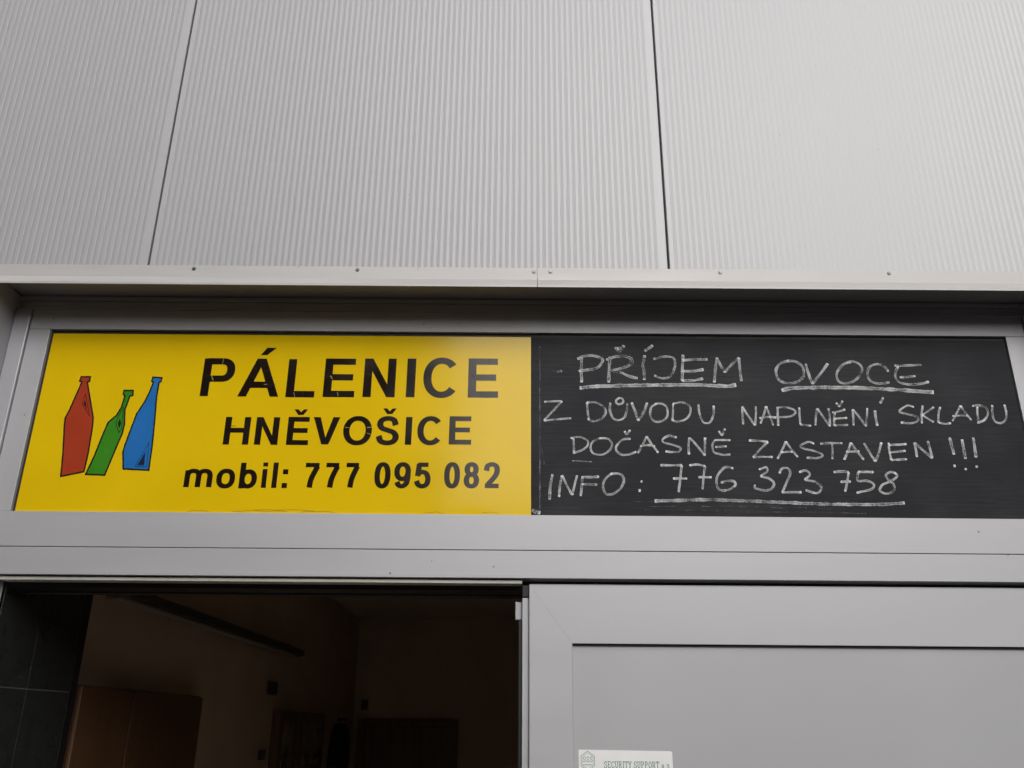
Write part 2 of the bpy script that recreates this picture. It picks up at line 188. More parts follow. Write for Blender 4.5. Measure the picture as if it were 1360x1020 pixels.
# ------------------------------------------------------------ writing: stroke and letter positions on the sign boards, metres (X, Z)
CHALK = [[1.5,[[[0.1715,2.6792],[0.1694,2.6378],[0.1696,2.5924]],[[0.1584,2.6708],[0.1774,2.6805],[0.2069,2.6827],[0.2332,2.6733],[0.2345,2.6606],[0.2176,2.6413],[0.1881,2.6348],[0.1617,2.6301]]]],[1.5,[[[0.2599,2.68],[0.2561,2.6385],[0.2535,2.5931]],[[0.2477,2.669],[0.2775,2.6801],[0.3071,2.6816],[0.3272,2.6709],[0.3236,2.655],[0.2937,2.6401],[0.2642,2.6335],[0.2932,2.6262],[0.319,2.6138],[0.3438,2.6077]],[[0.2775,2.7123],[0.29,2.6976],[0.3056,2.719]],[[0.2832,2.7065],[0.2963,2.7092]]]],[1.5,[[[0.3691,2.6854],[0.3616,2.6521],[0.3647,2.6299],[0.3634,2.6028]],[[0.3698,2.7002],[0.3962,2.7198]]]],[1.2,[[[0.3961,2.6728],[0.4248,2.6807],[0.4542,2.6797],[0.4622,2.6657],[0.4589,2.6402],[0.4445,2.6148],[0.4208,2.6084],[0.3951,2.6176]]]],[1.4,[[[0.4889,2.6883],[0.4845,2.6468],[0.4815,2.5995]],[[0.4859,2.6691],[0.5244,2.6726],[0.5644,2.673]],[[0.4836,2.6328],[0.5158,2.6331],[0.5502,2.6391]],[[0.4816,2.6013],[0.5137,2.6016],[0.5462,2.6082]]]],[1.3,[[[0.5803,2.5959],[0.5862,2.635],[0.5944,2.6796]],[[0.5944,2.6796],[0.605,2.651],[0.6151,2.6302]],[[0.6151,2.6302],[0.6408,2.6577],[0.6633,2.6802]],[[0.6633,2.6802],[0.6629,2.642],[0.664,2.601]]]],[1.9,[[[0.1634,2.5736],[0.2042,2.579],[0.2799,2.5821],[0.4079,2.5857],[0.5243,2.5873],[0.6171,2.5837],[0.6466,2.5883]]]],[1.3,[[[0.8184,2.6719],[0.7877,2.6589],[0.7745,2.6334],[0.7821,2.6051],[0.8102,2.5954],[0.843,2.6025],[0.8601,2.6247],[0.8575,2.6532],[0.8357,2.6689],[0.8123,2.67]]]],[1.3,[[[0.8702,2.6615],[0.8751,2.628],[0.8827,2.5935]],[[0.8827,2.5935],[0.9098,2.6251],[0.9395,2.6621]]]],[1.2,[[[1.0121,2.6691],[0.9841,2.6574],[0.9628,2.6287],[0.9654,2.6036],[0.9877,2.5956],[1.0185,2.6084],[1.0416,2.6357],[1.0399,2.6579],[1.0182,2.6705],[1.0001,2.6671]]]],[1.2,[[[1.1248,2.6364],[1.1154,2.6522],[1.0962,2.6616],[1.0718,2.655],[1.0577,2.6295],[1.0646,2.6044],[1.0897,2.5965],[1.1223,2.6005]]]],[1.2,[[[1.1467,2.6575],[1.1748,2.6571],[1.2311,2.6608]],[[1.157,2.6557],[1.1443,2.6303],[1.1492,2.6051],[1.1767,2.5947],[1.2177,2.5963],[1.2451,2.6041]],[[1.157,2.6178],[1.1806,2.6192],[1.2056,2.6226]]]],[2.0,[[[0.7855,2.5708],[0.8141,2.5785],[0.8609,2.5808],[0.9772,2.5824],[1.0929,2.579],[1.1791,2.5735],[1.2537,2.5686]]]],[1,[[[0.054,2.5275],[0.0817,2.5296],[0.1083,2.5298]],[[0.1083,2.5298],[0.0814,2.5002],[0.0525,2.4671]],[[0.0525,2.4671],[0.0926,2.4711],[0.1356,2.4751]]]],[1,[[[0.1844,2.5268],[0.1861,2.5011],[0.1888,2.4707]],[[0.1844,2.5268],[0.2086,2.527],[0.2342,2.5137],[0.2411,2.4954],[0.2273,2.474],[0.2013,2.466],[0.1854,2.4737]]]],[1,[[[0.2559,2.5262],[0.2539,2.5016],[0.2617,2.4774],[0.2787,2.4702],[0.2961,2.4777],[0.3057,2.5021],[0.3083,2.5235]],[[0.2843,2.5437],[0.2734,2.5325],[0.2805,2.5215],[0.2952,2.5277],[0.2928,2.54],[0.2831,2.5424]]]],[1.2,[[[0.3212,2.5279],[0.3313,2.4962],[0.3387,2.4689]],[[0.3387,2.4689],[0.354,2.4903],[0.369,2.5271]]]],[1,[[[0.399,2.5261],[0.3809,2.5119],[0.3768,2.4874],[0.3873,2.4675],[0.4102,2.4677],[0.4283,2.4848],[0.4282,2.5123],[0.4133,2.5244],[0.3931,2.5242]]]],[1,[[[0.4479,2.5247],[0.4463,2.4972],[0.4429,2.4698]],[[0.4479,2.5247],[0.4742,2.5292],[0.4977,2.519],[0.4997,2.4976],[0.4851,2.4762],[0.4588,2.4669],[0.442,2.4728]]]],[1,[[[0.5257,2.5235],[0.5268,2.4978],[0.5334,2.4706],[0.5443,2.4628],[0.559,2.4678],[0.5694,2.4921],[0.5727,2.5196]]]],[1,[[[0.6572,2.4595],[0.6579,2.4868],[0.6595,2.5173]],[[0.6595,2.5173],[0.6751,2.4869],[0.6924,2.4568]],[[0.6924,2.4568],[0.6981,2.4871],[0.701,2.5176]]]],[1,[[[0.7101,2.463],[0.7234,2.4934],[0.7328,2.5191]],[[0.7328,2.5191],[0.7411,2.4875],[0.7484,2.4573]],[[0.7089,2.4799],[0.7322,2.4844],[0.7577,2.4815]]]],[1,[[[0.7671,2.517],[0.7652,2.4877],[0.7637,2.4562]],[[0.7669,2.5151],[0.7958,2.5154],[0.8178,2.5064],[0.8164,2.4942],[0.7925,2.4849],[0.738,2.4844]]]],[1,[[[0.8332,2.5157],[0.8318,2.4882],[0.831,2.4604]],[[0.831,2.4604],[0.8626,2.457]]]],[1,[[[0.8765,2.4583],[0.8818,2.4887],[0.8876,2.5131]],[[0.8876,2.5131],[0.9019,2.4888],[0.9195,2.4557]],[[0.9195,2.4557],[0.9237,2.489],[0.9222,2.5134]]]],[1,[[[0.9408,2.5013],[0.9356,2.483],[0.9335,2.4576]],[[0.932,2.5],[0.9555,2.5045],[0.9736,2.5108]],[[0.9363,2.48],[0.9757,2.4834]],[[0.9336,2.4588],[0.9755,2.4604]],[[0.9487,2.532],[0.9562,2.5186]],[[0.9562,2.5186],[0.9692,2.5383]]]],[1,[[[0.9925,2.4593],[0.9949,2.4896],[0.9966,2.511]],[[0.9966,2.511],[1.011,2.4897],[1.0293,2.4566]],[[1.0293,2.4566],[1.0368,2.49],[1.0416,2.5156]]]],[1.2,[[[1.0642,2.5085],[1.063,2.4841],[1.0639,2.4587]],[[1.083,2.5313],[1.0957,2.5505]]]],[1,[[[1.1851,2.5205],[1.1656,2.5246],[1.1435,2.5122],[1.1392,2.503],[1.1613,2.4971],[1.1885,2.4882],[1.1895,2.4761],[1.1681,2.468],[1.1369,2.4696]]]],[1,[[[1.2129,2.525],[1.2044,2.4975],[1.2011,2.4671]],[[1.2457,2.521],[1.226,2.5068],[1.2056,2.4944]],[[1.2056,2.4944],[1.222,2.4824],[1.2375,2.4722]]]],[1,[[[1.2659,2.5212],[1.2561,2.4979],[1.2515,2.4706]],[[1.2515,2.4706],[1.2708,2.4665],[1.2895,2.4691]]]],[1,[[[1.2952,2.4752],[1.3108,2.4984],[1.3284,2.526]],[[1.3284,2.526],[1.3377,2.5047],[1.3532,2.4793]],[[1.2982,2.4922],[1.3214,2.4936],[1.3455,2.4938]]]],[1,[[[1.3797,2.5234],[1.3752,2.4989],[1.3731,2.4698]],[[1.3644,2.5245],[1.3852,2.5277],[1.404,2.5205],[1.408,2.5022],[1.3935,2.4808],[1.3697,2.4697]]]],[1,[[[1.4257,2.5287],[1.4212,2.4993],[1.4242,2.4762],[1.4402,2.4703],[1.4578,2.4814],[1.4644,2.5057],[1.4635,2.5302]]]],[1,[[[0.1402,2.4132],[0.1416,2.3924],[0.1422,2.3659]],[[0.1328,2.4114],[0.1602,2.4152],[0.1826,2.4046],[0.1834,2.3898],[0.1678,2.3749],[0.1394,2.3641]]]],[1,[[[0.2226,2.4121],[0.1996,2.4018],[0.1923,2.381],[0.2014,2.3634],[0.2267,2.3607],[0.2468,2.3726],[0.2572,2.3934],[0.2452,2.4099],[0.2197,2.4121]]]],[1,[[[0.3134,2.4105],[0.2906,2.4085],[0.2718,2.3906],[0.2694,2.3728],[0.2831,2.3612],[0.3057,2.3614],[0.3286,2.3704]],[[0.2962,2.4354],[0.3026,2.4247],[0.3134,2.4386]]]],[1,[[[0.3329,2.3657],[0.3495,2.3942],[0.3621,2.4192]],[[0.3621,2.4192],[0.3777,2.3914],[0.3946,2.368]],[[0.3407,2.3882],[0.3635,2.3913],[0.386,2.3885]]]],[1,[[[0.4528,2.4158],[0.4304,2.4216],[0.4111,2.4113],[0.4122,2.4006],[0.4428,2.392],[0.4621,2.3833],[0.4558,2.3726],[0.4359,2.3701],[0.4162,2.3723]]]],[1.1,[[[0.4862,2.3629],[0.487,2.3924],[0.4909,2.4162]],[[0.4909,2.4162],[0.5108,2.3926],[0.5339,2.3603]],[[0.5339,2.3603],[0.5361,2.3898],[0.5381,2.4165]]]],[1,[[[0.5689,2.4108],[0.5592,2.3959],[0.5614,2.3723],[0.5821,2.3637],[0.6103,2.3639]],[[0.5687,2.4091],[0.6141,2.4094]],[[0.567,2.3871],[0.6011,2.3892]],[[0.5812,2.4378],[0.5897,2.4229]],[[0.5897,2.4229],[0.6012,2.4452]]]],[0.4,[[[0.1361,2.3406],[0.1642,2.3397],[0.1934,2.3376]]]],[1,[[[0.6697,2.4087],[0.6991,2.4078],[0.7271,2.4044]],[[0.7271,2.4044],[0.7023,2.3823],[0.6772,2.3557]],[[0.6772,2.3557],[0.7055,2.3571],[0.7365,2.3573]]]],[1,[[[0.75,2.3516],[0.7671,2.3799],[0.7812,2.4067]],[[0.7812,2.4067],[0.7954,2.3802],[0.8115,2.3579]],[[0.7635,2.3728],[0.7975,2.3743]]]],[1,[[[0.8655,2.3997],[0.8492,2.4055],[0.8253,2.3952],[0.8271,2.3863],[0.8601,2.3777],[0.8858,2.3662],[0.8744,2.3561],[0.8378,2.3558]]]],[1,[[[0.8842,2.3998],[0.9139,2.4019],[0.9508,2.4022]],[[0.9194,2.4001],[0.9174,2.3753],[0.9145,2.3529]]]],[1.1,[[[0.9497,2.3509],[0.9647,2.3786],[0.9766,2.4042]],[[0.9766,2.4042],[0.9901,2.3788],[1.0078,2.3514]],[[0.9586,2.3756],[0.9984,2.3771]]]],[1.1,[[[1.016,2.4027],[1.0289,2.3733],[1.0418,2.3458]],[[1.0418,2.3458],[1.0576,2.3764],[1.0687,2.4061]]]],[1,[[[1.0901,2.4051],[1.0886,2.3767],[1.0903,2.3503]],[[1.0903,2.3503],[1.1375,2.3536]],[[1.0889,2.3974],[1.1433,2.4008]],[[1.0882,2.3738],[1.1372,2.3801]]]],[1.2,[[[1.168,2.3609],[1.1688,2.3833],[1.1684,2.4058]],[[1.1684,2.4058],[1.1886,2.3834],[1.2135,2.3572]],[[1.2135,2.3572],[1.2123,2.3836],[1.2091,2.412]]]],[1.4,[[[1.2774,2.4227],[1.2789,2.396],[1.281,2.3695]],[[1.2732,2.3349],[1.2791,2.3332]]]],[1.4,[[[1.3133,2.4171],[1.3131,2.3845],[1.3125,2.3563]],[[1.3052,2.3259],[1.3102,2.3224]]]],[1.4,[[[1.3485,2.4233],[1.347,2.3907],[1.3455,2.3612]],[[1.3388,2.3343],[1.3449,2.3309]]]],[1.3,[[[0.0767,2.2983],[0.0691,2.2581],[0.0677,2.2212]]]],[1.1,[[[0.0955,2.2299],[0.0986,2.264],[0.1046,2.2957]],[[0.1046,2.2957],[0.1182,2.2671],[0.1343,2.2359]],[[0.1343,2.2359],[0.1415,2.2644],[0.1493,2.296]]]],[1.2,[[[0.166,2.2933],[0.1626,2.2646],[0.1592,2.2332]],[[0.1632,2.2904],[0.1911,2.2906],[0.2146,2.292]],[[0.1627,2.2691],[0.2083,2.2678]]]],[1.1,[[[0.2529,2.3027],[0.2328,2.2852],[0.2254,2.2622],[0.2342,2.2395],[0.2564,2.2414],[0.2793,2.2598],[0.2886,2.2857],[0.2752,2.3011],[0.2501,2.3015]]]],[1.2,[[[0.338,2.2798],[0.3424,2.2775]],[[0.333,2.2557],[0.3331,2.2466]]]],[1.1,[[[0.3986,2.3288],[0.4278,2.3291],[0.4627,2.3293]],[[0.4627,2.3293],[0.4566,2.2957],[0.448,2.247]],[[0.4338,2.2886],[0.4757,2.2884]]]],[1.1,[[[0.4851,2.3295],[0.5066,2.332],[0.5316,2.3282]],[[0.5316,2.3282],[0.5254,2.2963],[0.5191,2.2561]],[[0.5095,2.2933],[0.5486,2.293]]]],[1.1,[[[0.6152,2.3213],[0.593,2.3246],[0.5708,2.3053],[0.5615,2.2793],[0.568,2.2565],[0.59,2.2538],[0.6162,2.2683],[0.6145,2.2809],[0.5924,2.2824],[0.5752,2.2766]]]],[1.1,[[[0.6916,2.3179],[0.7137,2.3256],[0.7152,2.3123],[0.6942,2.2977]],[[0.6942,2.2977],[0.7213,2.2893],[0.7318,2.2721],[0.7123,2.2549],[0.6767,2.2603],[0.675,2.2717]]]],[1.1,[[[0.751,2.3068],[0.7609,2.3214],[0.7779,2.3227],[0.7835,2.3071],[0.7706,2.2811],[0.7532,2.2478]],[[0.7532,2.2478],[0.7783,2.2497],[0.8105,2.2494]]]],[1.1,[[[0.8102,2.3113],[0.8304,2.3161],[0.8413,2.3047],[0.8243,2.2872]],[[0.8243,2.2872],[0.8543,2.2817],[0.8706,2.2647],[0.8557,2.2475],[0.8234,2.2558]]]],[1.1,[[[0.9127,2.3122],[0.9365,2.3141],[0.9576,2.3126]],[[0.9576,2.3126],[0.9491,2.2825],[0.9396,2.2527]],[[0.9296,2.2824],[0.9604,2.2838]]]],[1.1,[[[1.0315,2.3132],[1.0036,2.3135],[0.9856,2.3128]],[[0.9856,2.3128],[0.9812,2.2972],[0.983,2.2857],[1.0109,2.2859],[1.0271,2.2746],[1.0156,2.2602],[0.9725,2.2496]]]],[1.1,[[[1.0982,2.3097],[1.082,2.3136],[1.0665,2.3036],[1.0727,2.2893],[1.0862,2.2751],[1.0815,2.2551],[1.0582,2.248],[1.0419,2.2576],[1.0539,2.2748],[1.0807,2.2865],[1.0996,2.301],[1.0956,2.3114]]]],[1.5,[[[0.3761,2.2198],[0.4215,2.2213],[0.5268,2.225],[0.6096,2.2228],[0.7198,2.2198],[0.8188,2.2161],[0.929,2.2142],[1.0395,2.2151],[1.1093,2.2202]]]]]
BOTTLES = {"red":[[[-1.3801,2.5984],[-1.3513,2.5987],[-1.3523,2.5818],[-1.358,2.5818],[-1.3333,2.5077],[-1.3185,2.4648],[-1.3151,2.4308],[-1.3131,2.3553],[-1.315,2.2952],[-1.3807,2.28],[-1.3887,2.3547],[-1.4011,2.4385],[-1.4031,2.4632],[-1.3961,2.4856],[-1.3861,2.5289],[-1.3744,2.5817],[-1.3822,2.5838]],[[-1.356,2.5423],[-1.3609,2.5096],[-1.3302,2.469]],[[-1.3544,2.5227],[-1.3558,2.5084],[-1.3429,2.4938]]],"green":[[[-1.2395,2.5542],[-1.2121,2.5544],[-1.2102,2.5383],[-1.2188,2.5356],[-1.2268,2.4913],[-1.22,2.4443],[-1.2217,2.4146],[-1.2356,2.3559],[-1.2516,2.2851],[-1.3084,2.2871],[-1.293,2.343],[-1.2804,2.4057],[-1.2702,2.4502],[-1.2481,2.4739],[-1.2384,2.4998],[-1.2343,2.5355],[-1.2403,2.5424]],[[-1.2324,2.5007],[-1.2262,2.4315],[-1.2321,2.4166],[-1.2465,2.4462],[-1.2415,2.4731]],[[-1.2371,2.462],[-1.2405,2.4462],[-1.2325,2.4306],[-1.2308,2.4484]]],"blue":[[[-1.1578,2.599],[-1.1295,2.597],[-1.1307,2.5837],[-1.1363,2.5828],[-1.1364,2.5311],[-1.1302,2.4578],[-1.1249,2.3735],[-1.1233,2.3013],[-1.1997,2.3043],[-1.2093,2.3562],[-1.2073,2.377],[-1.1991,2.4233],[-1.1881,2.4787],[-1.1702,2.5177],[-1.1608,2.5483],[-1.1539,2.5826],[-1.1598,2.5857]],[[-1.1364,2.388],[-1.131,2.3123],[-1.1654,2.312]],[[-1.1424,2.3588],[-1.1395,2.3163],[-1.1593,2.3161]]]}
LETTERS = [["P",-1.0052,-0.9063,2.5375,2.6643],["Á",-0.8894,-0.7635,2.5373,2.6641],["L",-0.7418,-0.6534,2.536,2.6633],["E",-0.6275,-0.531,2.5376,2.6663],["N",-0.505,-0.4062,2.5386,2.6674],["I",-0.3721,-0.3449,2.5394,2.6682],["C",-0.3206,-0.2122,2.5373,2.6724],["E",-0.1816,-0.0885,2.5396,2.6703],["H",-0.9146,-0.8377,2.3828,2.4707],["N",-0.8206,-0.7499,2.3829,2.4709],["Ě",-0.7244,-0.6582,2.3831,2.4723],["V",-0.6476,-0.5673,2.3856,2.4724],["O",-0.5552,-0.4686,2.3834,2.4769],["Š",-0.4567,-0.3849,2.3842,2.4776],["I",-0.3669,-0.3476,2.3865,2.4751],["C",-0.331,-0.2549,2.3855,2.4783],["E",-0.2348,-0.1672,2.3886,2.4785],["m",-1.0139,-0.9307,2.2484,2.3069],["o",-0.9193,-0.8638,2.2473,2.3076],["b",-0.8511,-0.7989,2.2478,2.3273],["i",-0.7847,-0.7702,2.25,2.3277],["l",-0.7541,-0.7391,2.2502,2.3279],[":",-0.7236,-0.7081,2.2504,2.3073],["7",-0.662,-0.6142,2.2511,2.3277],["7",-0.6009,-0.5548,2.2516,2.3282],["7",-0.5409,-0.4959,2.2521,2.3287],["0",-0.4515,-0.4039,2.2511,2.3316],["9",-0.3932,-0.3439,2.2516,2.3321],["5",-0.3337,-0.2845,2.2521,2.3314],["0",-0.2448,-0.1978,2.2528,2.3333],["8",-0.1865,-0.1406,2.2533,2.3338],["2",-0.1282,-0.0789,2.2549,2.3343]]
CRACK_PALE = [[[-0.9777,2.6051],[-0.9709,2.5888]],[[-0.975,2.6026],[-0.9694,2.5913]],[[-0.9472,2.6631],[-0.9485,2.6458]],[[-0.7173,2.5517],[-0.7125,2.5375]],[[-0.6096,2.6076],[-0.6023,2.597]],[[-0.6074,2.6082],[-0.6007,2.5982]],[[-0.5832,2.5547],[-0.5797,2.5405]],[[-0.5494,2.4402],[-0.5361,2.4385]],[[-0.4837,2.439],[-0.4701,2.4409]],[[-0.4826,2.4228],[-0.4697,2.4175]],[[-0.4837,2.4409],[-0.471,2.4422]],[[-0.8111,2.5771],[-0.8014,2.5784]]]
CRACK_DARK = [[[-0.8521,2.634],[-0.8386,2.629]],[[-0.8602,2.6086],[-0.8505,2.6005],[-0.8425,2.6018]],[[-0.8176,2.6191],[-0.801,2.6274]],[[-0.8008,2.5728],[-0.7924,2.576],[-0.7753,2.5792]],[[-0.6886,2.5538],[-0.6882,2.5384]],[[-1.0008,2.6036],[-0.9794,2.6051]],[[-0.6293,2.6055],[-0.6108,2.607]],[[-0.5005,2.6161],[-0.4825,2.6093]],[[-0.2455,2.5644],[-0.2375,2.5563],[-0.2325,2.5456]],[[-0.1739,2.609],[-0.1656,2.6117],[-0.1621,2.6143]],[[-0.1656,2.6117],[-0.1618,2.6002]],[[-0.1179,2.6716],[-0.1151,2.6521]],[[-0.1425,2.5609],[-0.1356,2.542]],[[-0.4973,2.6127],[-0.4815,2.6173]],[[-0.9006,2.4433],[-0.8833,2.4416]],[[-0.7237,2.4544],[-0.7144,2.4533]]]

# ------------------------------------------------------------ ground and sky-side surroundings
box('ground', (-150, 150, -150, -.02, -.3, 0), M_ground, kind='structure')
box('interior_floor', (-1.75, 1.75, -.02, 6.7, -.3, .02), M_floor, kind='structure')

# building across the yard: stands behind the photographer, closes off the low sky
ob = thing('opposite_building', 'grey rendered building across the yard behind the photographer', 'building', (-12, -9, 0))
box('wall', (-26, -1.45, -17, -9, 0, 8.2), M_opp, ob); box('roof', (-26.2, -1.25, -17.2, -8.8, 8.2, 8.4), M_dark, ob)
for i in range(6):
    for k in range(2):
        box('window', (-24.5+i*3.8, -23.2+i*3.8, -8.99, -8.9, 1.0+k*3.3, 2.4+k*3.3), M_glassdk, ob)
ob2 = thing('storage_shed', 'low grey shed across the yard behind the photographer', 'shed', (12, -16, 0))
box('wall', (-2.1, 34, -24, -16.2, 0, 5.6), M_opp, ob2); box('roof', (-2.0, 34.3, -24.3, -15.9, 5.6, 5.85), M_dark, ob2)
for i in range(5): box('door', (1+i*6, 4+i*6, -16.19, -16.1, 0, 3.4), M_dark, ob2)

# ------------------------------------------------------------ clad wall
wall = thing('clad_wall', 'pale grey metal wall of finely ribbed vertical panels above the door and its signs', 'wall', (0, 0, 0))
PITCH = .0192
def rib_panel(x0, x1, z0, z1):
    """one facade panel, micro ribbed: real grooves 1.3 mm deep, folded edges at the joints"""
    yf = -.140; pts = [(x0, yf+.030), (x0, yf+.002), (x0+.002, yf)]
    x = x0+.016; cnt = round((x1-x0-.016-.020)/PITCH); pit = (x1-x0-.016-.020)/cnt
    pts.append((x, yf))
    for _ in range(cnt):
        pts += [(x+.0008, yf+.0005), (x+.0014, yf+.0016), (x+.0022, yf+.0016), (x+.0100, yf+.0002), (x+.0106, yf), (x+pit, yf)]
        x += pit
    pts += [(x1-.002, yf), (x1, yf+.002), (x1, yf+.030)]
    bm = bmesh.new(); prev = None
    for px, py in pts:
        a, b = bm.verts.new((px, py, z0)), bm.verts.new((px, py, z1))
        if prev: bm.faces.new((prev[0], a, b, prev[1]))
        prev = (a, b)
    me = bpy.data.meshes.new('wall_panel'); bm.to_mesh(me); bm.free()
    return link('wall_panel', me, M_panel, wall)
SEAMS = [-4.364, -2.765, -1.166, .4330, 2.032, 3.631]
for a, b in zip(SEAMS[:-1], SEAMS[1:]):
    rib_panel(a+.003, b-.003, 2.880, 6.2)
for a, b in ((-4.361, -2.768), (-2.762, -1.64), (1.64, 2.029), (2.035, 3.628)):
    rib_panel(a, b, .08, 2.877)
box('substructure', (-4.365, 3.632, -.108, .16, 2.8885, 6.2), M_dark, wall)
box('substructure', (-4.365, -1.642, -.108, .16, 0, 2.879), M_dark, wall)
box('substructure', (1.642, 3.632, -.108, .16, 0, 2.879), M_dark, wall)
profile_x('parapet_cap', [(-.17, 6.16), (-.17, 6.24), (.2, 6.26), (.2, 6.2), (-.155, 6.2), (-.155, 6.16)], -4.38, 3.65, M_flash, wall)
# head flashing with its screws, two lengths butted
for x0, x1, dz in ((-2.6, .0283, 0), (.0298, 2.6, .0008)):
    profile_x('head_flashing', [(-.1410, 2.9083+dz), (-.1435, 2.9083+dz), (-.1440, 2.8675), (-.1460, 2.8655), (-.1615, 2.8410), (-.1615, 2.8340), (-.1600, 2.8340), (-.1600, 2.8415), (-.1440, 2.866), (-.1410, 2.8675)], x0, x1, M_flash, wall)
for x, z in ((-1.0220, 2.8965), (-0.5214, 2.8970), (0.0185, 2.8956), (0.0692, 2.8953), (0.5881, 2.8975), (1.1046, 2.8990)):
    bm = bmesh.new(); cyl(bm, (x, z), .0055, -.1440, -.1452); cyl(bm, (x, z), .0038, -.1453, -.1478, 6, .0034)
    s = finish(bm, 'screw', M_screw, wall)
    bm = bmesh.new(); cyl(bm, (x, z), .0064, -.1436, -.1442, 16); finish(bm, 'washer', M_washer, s)
# soffit boards and side linings of the recess
box('soffit', (-1.622, 1.622, -.1400, -.0405, 2.8745, 2.884), M_frame_dk, wall, .0008)
box('soffit', (-1.622, 1.622, -.0385, .012, 2.8775, 2.887), M_frame_dk, wall, .0008)
for s in (-1, 1):
    a, b = sorted((s*1.622, s*1.640)); box('reveal', (a, b, -.1435, .012, .02, 2.8742), M_frame_dk, wall, .001)
    a, b = sorted((s*1.6405, s*1.70)); box('jamb_flashing', (a, b, -.1435, -.1415, .02, 2.8335), M_flash, wall)

# ------------------------------------------------------------ door frame (fixed aluminium)
fr = thing('door_frame', 'fixed grey aluminium frame that holds the sign strip over the doorway', 'door frame', (0, 0, 0))
box('head_rail', (-1.5695, 1.5695, .0, .055, 2.757, 2.8245), M_frame, fr, .0012)
box('head_profile', (-1.6215, 1.6215, .010, .06, 2.8300, 2.8585), M_frame_dk, fr, .0012)
box('head_bead', (-1.6215, 1.6215, -.004, .06, 2.8252, 2.8290), M_frame_dk, fr, .001)
box('head_profile', (-1.6215, 1.6215, .004, .06, 2.8595, 2.8742), M_frame_dk, fr, .0010)
for s, xi in ((-1, 1.5035), (1, 1.508)):
    a, b = sorted((s*xi, s*1.5695)); box('jamb', (a, b, .0, .055, 2.1737, 2.7565), M_frame, fr, .0012)
    a, b = sorted((s*1.532, s*1.5695)); box('lower_jamb', (a, b, .0, .055, .02, 1.9913), M_frame, fr, .0012)
    a, b = sorted((s*1.5712, s*1.6215)); box('jamb_profile', (a, b, -.009, .055, .02, 2.8248), M_frame_dk, fr, .0028)
box('transom', (-1.5695, 1.5695, .0, .055, 2.0715, 2.1735), M_frame, fr, .0012)
box('header_cover', (-1.5695, 1.5695, -.002, .10, 1.9915, 2.0690), M_frame, fr, .0009)
box('joint_shadow_strip', (-1.4995, 1.5075, .012, .05, 2.0685, 2.0710), M_black, fr)
box('backing_gasket', (-1.5033, 1.5078, .0125, .03, 2.1738, 2.7568), M_black, fr)
box('track_shade_block', (-1.4995, 1.5075, .060, .148, 1.965, 1.9913), M_black, fr)  # solid black block painted in for the shadow underneath the header
box('track_rail', (-1.4995, -.012, .010, .058, 1.9778, 1.9868), M_bracket, fr, .001)
box('track_lining', (-1.4995, 1.5075, .152, .17, 1.958, 2.45), M_dark, fr)
box('track_seal', (-1.4995, -.012, .1495, .1515, 1.9590, 1.9602), M_frame, fr)

# ------------------------------------------------------------ sliding leaf
lf = thing('sliding_door', 'grey aluminium sliding door leaf with a flat grey infill panel right of the open doorway', 'door', (.75, .026, .02))
LY0, LY1 = .004, .034
prism('stile', [(.0085, .03), (.1265, .03), (.1265, 1.8157), (.0085, 1.9742)], LY0, LY1, M_frame, lf)
box('stile', (1.405, 1.52, LY0, LY1, .03, 1.8155), M_frame, lf, .0012)
prism('top_rail', [(.0088, 1.9743), (.1267, 1.81585), (1.52, 1.8160), (1.52, 1.9745)], LY0, LY1, M_frame, lf)
box('edge_bead', (.0090, 1.52, LY0-.0012, LY0+.006, 1.9735, 1.9755), M_frame, lf, .0006)
box('edge_bead', (.1253, .1272, LY0-.0010, LY0+.006, .17, 1.8160), M_frame, lf, .0006)
box('bottom_rail', (.127, 1.4045, LY0, LY1, .03, .17), M_frame, lf, .0012)
box('infill_panel', (.1268, 1.4047, .0165, .028, .1705, 1.8158), M_leafpanel, lf)
box('rail_shadow_strip', (.128, 1.4035, .0125, .0163, 1.8100, 1.8157), M_black, lf)  # black strip painted in for the top rail's shadow on the recessed panel
box('edge_profile', (-.0115, .0070, .020, .045, .03, 1.9400), M_frame, lf, .0015)
box('end_cap', (-.0115, .0076, .0165, .045, 1.9415, 1.9745), M_black, lf, .0015)
br = box('guide_bracket', (-.0270, -.0125, .040, .046, 1.882, 1.9300), M_frame_dk, lf, .0008)
box('bracket_edge', (-.0302, -.0274, .034, .046, 1.881, 1.9310), M_bracket, lf, .0005)
box('brush_seal', (-.0210, -.0120, .030, .044, .03, 1.8800), M_black, lf, .0008)

